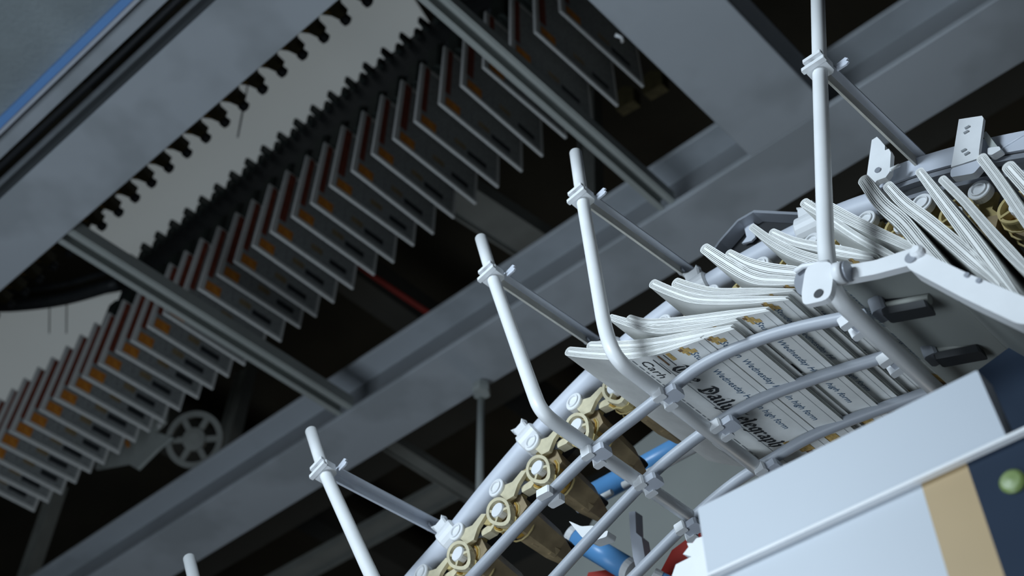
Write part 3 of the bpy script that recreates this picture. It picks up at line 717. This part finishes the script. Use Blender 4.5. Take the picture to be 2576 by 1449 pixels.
CAMP = Vector((0, 0, 1.6))
for k, (px, lab) in enumerate(fan):
    prof = [onB(x, y, BP) for x, y in px]
    path = smooth(prof, 5)
    # even arc length table
    L = [0]
    for a, b in zip(path, path[1:]): L.append(L[-1] + (b - a).length)
    def at(u):
        u = max(0, min(L[-1] - 1e-6, u))
        i = max(j for j in range(len(L)) if L[j] <= u); i = min(i, len(path) - 2)
        f_ = (u - L[i]) / max(1e-9, L[i + 1] - L[i]); p = path[i].lerp(path[i + 1], f_)
        j0, j1 = max(0, i - 1), min(len(path) - 1, i + 2)
        t = (path[j1] - path[j0]).normalized(); n = t.cross(BX).normalized()
        return p, t, n
    # normal that faces down to the viewer
    p, t, n = at(L[-1] * .4); sg = 1 if (CAMP - p).dot(n) > 0 else -1
    root = thing('newspaper', lab, 'newspaper', prof[-1], 'newspapers fanned on the near conveyor')
    hs = [.0064, .0047, .0029, .0012]
    N = 22
    for li, h in enumerate(hs):
        tk = .0005 if li else .0006
        def side(s_, hh):
            out = []
            for j in range(N + 1):
                u = L[-1] * j / N; p, t, n = at(u)
                open_ = min(1, .45 + 2.2 * j / N) * (1 + .22 * math.sin(j / N * 2.6 + k)) + .30 * math.sin(math.pi * j / N) * ((k * 37 % 5) / 5.)
                st = .0015 * (li + (0 if s_ > 0 else 1.4)) if j == 0 else 0
                out.append(p + n * sg * s_ * hh * open_ - t * 0 + t * st + BX * (.0009 * ((li * 3 + k + (s_ > 0)) % 3)))
            return out
        def loop(hh):
            a = side(1, hh); b = side(-1, hh); p, t, n = at(L[-1] - 1e-5)
            hp = (a[-1] - b[-1]).length / 2; mid = (a[-1] + b[-1]) / 2
            arc = [mid + n * sg * hp * math.cos(q * math.pi / 8) + t * hp * math.sin(q * math.pi / 8) for q in range(1, 8)]
            return a + arc + b[::-1]
        o_, i_ = loop(h + tk), loop(max(.0002, h - tk))
        if li == 3:
            poly = o_
            mb = MB(); m_ = len(poly) // 2; n_ = len(poly)
            vs = poly + [p + BX * PW for p in poly]
            fs = [(i, (i + 1), (i + 1) + n_, i + n_) for i in range(n_ - 1)]
            fs += [(i, n_ - 1 - i, n_ - 2 - i, i + 1) for i in range(m_ - 1)] + [(i + 1 + n_, 2 * n_ - 2 - i, 2 * n_ - 1 - i, i + n_) for i in range(m_ - 1)]
            mb.add(vs, fs)
        else:
            n_ = len(o_); mb = MB(); vs = o_ + i_ + [p + BX * PW for p in o_] + [p + BX * PW for p in i_]
            fs = []
            for i in range(n_ - 1):
                fs += [(i, i + 1, n_ + i + 1, n_ + i), (2 * n_ + i, 2 * n_ + i + 1, 3 * n_ + i + 1, 3 * n_ + i), (i, i + 1, 2 * n_ + i + 1, 2 * n_ + i), (n_ + i, n_ + i + 1, 3 * n_ + i + 1, 3 * n_ + i)]
            fs += [(0, n_, 3 * n_, 2 * n_), (n_ - 1, 2 * n_ - 1, 4 * n_ - 1, 3 * n_ - 1)]
            mb.add(vs, fs)
        obj('cover_sheet' if li == 0 else 'inner_sheet', mb, M['paper'], root)
    if k > 9: continue
    # print on the cover: (u from the top of the page, v across)
    def Sf(u, v, off=.0004):
        p, t, n = at(u); j = u / L[-1] * N
        open_ = min(1, .45 + 2.2 * j / N) * (1 + .22 * math.sin(j / N * 2.6 + k)) + .30 * math.sin(math.pi * j / N) * ((k * 37 % 5) / 5.)
        return p + n * sg * ((hs[0] + .0006) * open_ + off + .0003) + BX * v
    mb = MB()
    def q_(mi, u0, u1, v0, v1, off=.0004):
        nu = max(1, int((u1 - u0) / .006)); 
        for a_ in range(nu):
            ua, ub = u0 + (u1 - u0) * a_ / nu, u0 + (u1 - u0) * (a_ + 1) / nu
            mb.add([Sf(ua, v0, off), Sf(ua, v1, off), Sf(ub, v1, off), Sf(ub, v0, off)], [(0, 1, 2, 3)], mi)
    def words(mi, s_, v0, ub, size, wx_=1.0, sl=0.0):
        vs, fs = font_faces(s_)
        mb.add([Sf(ub - (y) * size, v0 + (x + y * sl) * size * wx_, .0006) for x, y in vs], fs, mi)
    ink = {'b': 0, 'blue': 1, 'g': 2, 'tan': 3, 'br': 4}
    if k == 0:
        for wd, v0, xh in (('The', .037, .0192), ('Daily', .098, .0194), ('Telegraph', .168, .0178)):
            qs, _ = blackletter(wd, v0, xh)
            for q in qs: mb.add([Sf(.083 - y, x, .0007) for x, y in q], [(0, 1, 2, 3)], 0)
        q_(2, .0885, .0893, .02, PW - .02)
        words(0, 'Carh', .010, .118, .024, 1.0)
        q_(0, .070, .0712, .004, .034); q_(0, .092, .0935, .010, .050); q_(4, .078, .081, .004, .030)
        for j in range(5):
            v = .006
            while v < .30:
                w_ = random.uniform(.006, .018); q_(2, .126 + j * .009, .1285 + j * .009, v, v + w_); v += w_ + .004
        q_(3, .060, .0665, .004, .022)
    q_(2, .0105, .0111, .004, PW - .004)
    if True:
        words(1, 'Studen', .018, .036, .0150, 1.0, .15)
        words(1, 'Wednesday Hi', .066, .036, .0150, .95, .15)
        words(1, 'In high form', .168, .036, .0145, 1.0, .15)
    q_(3, .030, .044, .006, .015); q_(3, .036, .041, -.0 + .001, .022); q_(4, .040, .046, .004, .010); q_(3, .024, .034, .012, .020)
    q_(3, .028, .050, .282, .305); q_(4, .034, .044, .300, .318); q_(3, .050, .060, .270, .290)
    if k: q_(0, .052, .056, .03, .11); q_(0, .050, .060, .125, .150)
    obj('cover_print', mb, [M['ink'], M['ink_blue'], M['ink_grey'], M['ink_tan'], M['ink_brown']], root)

# ---------------------------------------------------------------- white brackets at the right
def plate(name, lab, cat, px, B, th, m, parent=None, partname='plate'):
    root = parent or thing(name, lab, cat, onB(*px[0], B))
    obj(partname, MB().prism([onB(x, y, B) for x, y in px], BX * th), m, root); return root
def rnd(pts, r=8, n=4):
    out = []
    k = len(pts)
    for i in range(k):
        a, p, b = Vector((*pts[i - 1], 0)), Vector((*pts[i], 0)), Vector((*pts[(i + 1) % k], 0))
        d = min(r, (a - p).length * .45, (b - p).length * .45); p0 = p + (a - p).normalized() * d; p1 = p + (b - p).normalized() * d
        for q in range(n + 1):
            t = q / n; v = p0 * (1 - t) ** 2 + p * 2 * t * (1 - t) + p1 * t * t; out.append((v.x, v.y))
    return out
r = plate('rod_bracket', 'white rounded bracket plate with a hole where the tallest rod bends', 'bracket', rnd([(2027, 668), (2092, 655), (2096, 700), (2088, 752), (2020, 768), (2016, 740)], 22), .885, .008, M['white'])
obj('side_ear', MB().prism([onB(x, y, .895) for x, y in rnd([(2030, 672), (2004, 684), (1996, 712), (2006, 738), (2022, 745)], 10)], BX * .01), M['rail_dark'], r)
obj('top_edge', MB().tube([onB(x, y, .89) for x, y in ((2000, 684), (2020, 670), (2060, 664), (2085, 660))], .0035, 8), M['white'], r)
obj('bolt_hole', MB().lathe(onB(2058, 738, .884), BX, [(0, 0), (.0062, 0), (.0062, .001), (0, .001)], 12), M['dark'], r)
r = plate('bracket_arm', 'white flat arm from the bracket plate to the bar joint', 'bracket', rnd([(2100, 672), (2200, 655), (2300, 622), (2318, 645), (2300, 664), (2200, 690), (2106, 708)], 8), .90, .010, M['white'])
obj('sleeve', MB().tube([onB(2104, 690, .892), onB(2126, 684, .892)], .0135, 14), M['white'], r)
obj('collar', MB().tube([onB(2130, 684, .893), onB(2136, 682, .893)], .0125, 14), M['rail_dark'], r)
r = plate('support_bar', 'broad white bar running from the joint to the right edge', 'bar', rnd([(2272, 652), (2300, 628), (2326, 636), (2440, 690), (2590, 752), (2640, 800), (2575, 816), (2555, 812), (2420, 748), (2285, 676)], 10), .875, .022, M['white'])
obj('joint_bolt', MB().lathe(onB(2291, 648, .874), BX, [(0, -.001), (.007, -.001), (.007, .002), (0, .002)], 14), M['rail_dark'], r)
obj('joint_cap', MB().lathe(onB(2308, 634, .874), BX, [(0, -.006), (.005, -.006), (.008, -.003), (.008, .004)], 14), M['white'], r)
for (x, y) in ((2432, 692), (2462, 706)): obj('screw', MB().lathe(onB(x, y, .874), BX, [(0, -.001), (.003, -.001), (.003, .002)], 10), M['rail_dark'], r)

r = plate('rail_plate', 'tall white plate with small slots standing on the grooved rail', 'plate', [(2412, 300), (2470, 291), (2474, 297), (2463, 378), (2462, 398), (2420, 412), (2392, 420), (2396, 400)], 1.10, .006, M['white'])
obj('foot', MB().prism([onB(x, y, 1.098) for x, y in rnd([(2392, 424), (2462, 402), (2470, 412), (2450, 436), (2390, 446)], 8)], BX * .012), M['rail'], r)
obj('strut', MB().prism([onB(x, y, 1.115) for x, y in ((2470, 338), (2480, 330), (2512, 372), (2496, 384))], BX * .01), M['channel'], r)
obj('strut_foot', MB().prism([onB(x, y, 1.112) for x, y in rnd([(2484, 372), (2514, 368), (2518, 376), (2494, 390), (2484, 388)], 4)], BX * .012), M['white'], r)
for (x, y) in ((2433, 320), (2430, 332), (2424, 378), (2432, 386)): obj('slot', MB().box(onB(x, y, 1.0985), AX * .0035, ZX * .0016, BX * .0008), M['ink_grey'], r)
r = plate('rail_plate', 'short notched white plate standing on the rail right of the tallest rod', 'plate', [(2193, 352), (2206, 344), (2214, 352), (2226, 366), (2226, 378), (2236, 374), (2241, 384), (2238, 432), (2228, 446), (2206, 454), (2180, 486), (2176, 470), (2182, 430)], 1.10, .010, M['white'])
obj('bolt', MB().tube([onB(2238, 428, 1.10), onB(2262, 416, 1.11)], .0028, 8), M['rod'], r)
obj('bolt_head', MB().lathe(onB(2208, 428, 1.099), BX, [(0, -.001), (.005, -.001), (.005, .002)], 10), M['rail_dark'], r)
r = obj('thin_wire', MB().tube([onB(2514, 378, 1.13), onB(2640, 300, 1.13)], .0018, 8), M['rail']); tag(r, 'thin wire running up to the right edge from the tall white plate', 'wire')
# trapezoid strap over the tube
sp = [onB(x, y, 1.20) for x, y in ((1800, 650), (1822, 618), (1868, 566), (1908, 543), (2040, 550))]
r = thing('strap', 'grey trapezoid strap over the tube rail behind the newspaper fold tips', 'bracket', sp[2])
mb = MB()
for a, b in zip(sp, sp[1:]):
    d = (b - a).normalized(); nn = d.cross(BX).normalized(); mb.box((a + b) / 2, (b - a) / 2 * 1.02, nn * .0026, BX * .014)
obj('strap', mb, M['rail_dark'], r)
obj('backing_plate', MB().prism([onB(x, y, 1.215) for x, y in ((1812, 648), (1826, 622), (1870, 572), (1908, 549), (2040, 556), (2030, 600), (1850, 690))], BX * .004), M['black'], r)
obj('tab', MB().prism([onB(x, y, 1.205) for x, y in ((1872, 572), (1896, 560), (1900, 596), (1890, 606), (1866, 612), (1878, 596))], BX * .004), M['rail'], r)

# ---------------------------------------------------------------- white cabinet at the lower right
BC = .80
zt = loc(onB(1755, 1278, BC)).z; A_l = loc(onB(1755, 1278, BC)).x; A_r = loc(onB(2460, 935, BC)).x; zl = loc(onB(1780, 1449, BC)).z
r = thing('cabinet', 'white cabinet with an orange stripe and a dark blue panel at the lower right', 'cabinet', W((A_l + A_r) / 2, BC + .1, zt - .4))
obj('upper_cover', MB().box(W((A_l + A_r) / 2, BC + .012, (zt + zl) / 2), AX * (A_l - A_r) / 2, ZX * (zt - zl) / 2, BX * .012, ch=.0015), M['cabinet'], r)
zz = zl - .006
A_e = A_r - .16
obj('lip', MB().box(W((A_l + A_e) / 2, BC + .004, zl - .001), AX * (A_l - A_e) / 2, ZX * .0016, BX * .007, ch=.0006), M['white'], r)
def lowp(name, A0_, A1_, m, off=0.0, lean=.03):
    z1 = zl - .0028; z0 = z1 - .75; bb = BC + .004 - off
    pts = [W(A0_, bb, z1), W(A1_, bb, z1), W(A1_ + lean, bb, z0), W(A0_ + lean, bb, z0)]
    return obj(name, MB().prism(pts, BX * .15), m, r)
Aorg = loc(onB(2312, 1216, BC)).x; Anav = loc(onB(2426, 1162, BC)).x
lowp('lower_cover', A_l - .003, Aorg, M['cabinet'])
lowp('orange_stripe', Aorg, Anav, M['cab_orange'])
nv = lowp('blue_panel', Anav, A_e, M['navy'])
obj('green_button', MB().lathe(onB(2545, 1210, BC + .002), BX, [(0, -.003), (.008, -.002), (.0105, 0), (.0105, .004)], 20), M['green'], nv)
r = plate('switch_cabinet', 'dark navy switch cabinet behind the right end of the white cabinet', 'cabinet', [(2462, 930), (2640, 800), (2640, 1090), (2500, 1130)], 1.08, .02, M['navy'])

# ---------------------------------------------------------------- machinery behind the near conveyor
r = plate('side_plate', 'grey-green machine side plate behind the blue tubes', 'plate', [(1385, 1510), (1500, 1290), (1560, 1150), (1700, 1040), (2160, 1060), (2160, 1510)], 1.85, .03, M['grey_plate'])
def skid(lab, px, m, Bs=.948, wd=.55):
    pts = smooth([onB(x, y, Bs) for x, y in px], 4); nn = (pts[-1] - pts[0]).cross(BX).normalized() * .0025
    mb = MB(); n = len(pts); vs = [p + nn for p in pts] + [p - nn for p in pts]; vs += [p + BX * wd for p in vs]
    fs = []
    for i in range(n - 1): fs += [(i, i + 1, n + i + 1, n + i), (2 * n + i, 2 * n + i + 1, 3 * n + i + 1, 3 * n + i), (i, i + 1, 2 * n + i + 1, 2 * n + i), (n + i, n + i + 1, 3 * n + i + 1, 3 * n + i)]
    fs += [(0, n, 3 * n, 2 * n), (n - 1, 2 * n - 1, 4 * n - 1, 3 * n - 1)]
    mb.add(vs, fs); o = obj('guide_plate', mb, m); return tag(o, lab, 'plate')
skid('dim grey guide plate under the newspapers, right of the white bracket', [(2104, 700), (2200, 690), (2332, 672)], M['grey_plate'])
skid('dim grey guide plate below the broad white bar', [(2372, 708), (2480, 765), (2640, 836)], M['grey_plate'])
c0 = [(2190, 755), (2330, 733), (2345, 748), (2345, 790), (2215, 800), (2200, 780)]
for k, (dx, dy, lab) in enumerate(((0, 0, 'dark roller unit on the dim guide plate, upper one'), (130, 112, 'dark roller unit on the dim guide plate, lower one'))):
    c = onB(2268 + dx, 770 + dy, 1.0 + .12 * k)
    r = thing('roller_unit', lab, 'roller', c)
    a0, a1 = onB(2215 + dx, 776 + dy, 1.0 + .12 * k), onB(2340 + dx, 752 + dy, 1.0 + .12 * k)
    obj('roller', MB().tube([a0, a1], .007, 14), M['hanger'], r)
    obj('end_block', MB().box(a0, AX * .009, BX * .012, ZX * .012, ch=.003), M['rail_dark'], r)
    obj('shaft', MB().tube([a0 + ZX * .011, a1 + ZX * .011], .003, 8), M['black'], r)
    obj('guard', MB().box((a0 + a1) / 2 - ZX * .014, (a1 - a0) / 2 * .9, BX * .010, ZX * .006, ch=.002), M['black'], r)
r = plate('dark_strut', 'dark diagonal strut under the broad white bar', 'strut', [(2325, 664), (2376, 680), (2720, 1000), (2720, 1100), (2560, 960)], 1.30, .02, M['dark'])
def cyl(name, lab, cat, p0, p1, rad, m, caps=None, group=None):
    r = thing(name, lab, cat, p0, group); obj('tube', MB().tube([p0, p1], rad, 20), m, r)
    for q, e in ((p0, -1), (p1, 1)):
        d = (p1 - p0).normalized() * e; obj('end_cap', MB().lathe(q, d, [(rad * 1.04, -.012), (rad * 1.04, .002), (rad * .5, .004), (0, .004)], 20), caps or m, r)
    return r
cyl('blue_tube', 'long blue tube under the cage behind the lowest newspaper cover', 'tube', onB(1460, 1262, 1.45), onB(1800, 1078, 1.45), .0225, M['blue'])
cyl('blue_tube', 'short blue tube near the bottom edge left of the white cabinet', 'tube', onB(1440, 1348, 1.42), onB(1590, 1438, 1.46), .022, M['blue'], M['white'])
cyl('blue_tube', 'cut-off pale blue tube at the bottom edge beside the red panel', 'tube', onB(1640, 1462, 1.40), onB(1720, 1500, 1.44), .022, M['blue'], M['white'])
r = obj('push_rod', MB().tube([onB(1452, 1283, 1.38), onB(1540, 1238, 1.38)], .0062, 12), M['rod']); tag(r, 'short white rod lying along the blue tube, lower piece', 'rod')
r = obj('push_rod', MB().tube([onB(1568, 1222, 1.38), onB(1765, 1120, 1.38)], .0075, 12), M['rod']); tag(r, 'longer white rod lying along the blue tube, upper piece', 'rod')
r = plate('wedge_bracket', 'white wedge bracket on the middle cage rod by the short blue tube', 'bracket', rnd([(1430, 1310), (1462, 1324), (1492, 1322), (1512, 1340), (1530, 1334), (1526, 1350), (1488, 1362), (1464, 1352)], 5), 1.22, .02, M['rod'])
r = plate('upright_link', 'grey upright link between the blue tube and the cage', 'link', [(1582, 1288), (1598, 1286), (1600, 1340), (1614, 1352), (1622, 1400), (1600, 1430), (1592, 1400), (1586, 1350)], 1.40, .02, M['rail'])
r = plate('wedge_bracket', 'pale jagged bracket left of the white cabinet near the bottom edge', 'bracket', [(1780, 1346), (1752, 1354), (1742, 1366), (1728, 1366), (1732, 1376), (1718, 1394), (1740, 1400), (1700, 1420), (1690, 1449), (1790, 1470), (1800, 1380)], .95, .02, M['white'])
r = plate('machine_cover', 'dark red panel piece between cage rod and jagged bracket', 'panel', [(1762, 1330), (1690, 1384), (1660, 1440), (1720, 1440), (1790, 1400)], 1.45, .02, M['redpaint'])
r = plate('machine_cover', 'dark red panel piece at the bottom edge left of the cage rods', 'panel', [(1480, 1440), (1560, 1428), (1600, 1460), (1470, 1470)], 1.50, .02, M['redpaint'])
r = obj('paper_loop', sweep(MB(), smooth([onB(x, y, 1.25) for x, y in ((1780, 1098), (1810, 1125), (1850, 1142), (1890, 1155), (1925, 1170))], 5), [(0, -.003), (0, .003), (.04, .003), (.04, -.003)]), M['paper2']); tag(r, 'curled pale paper edge drooping below the lowest newspaper cover', 'paper')
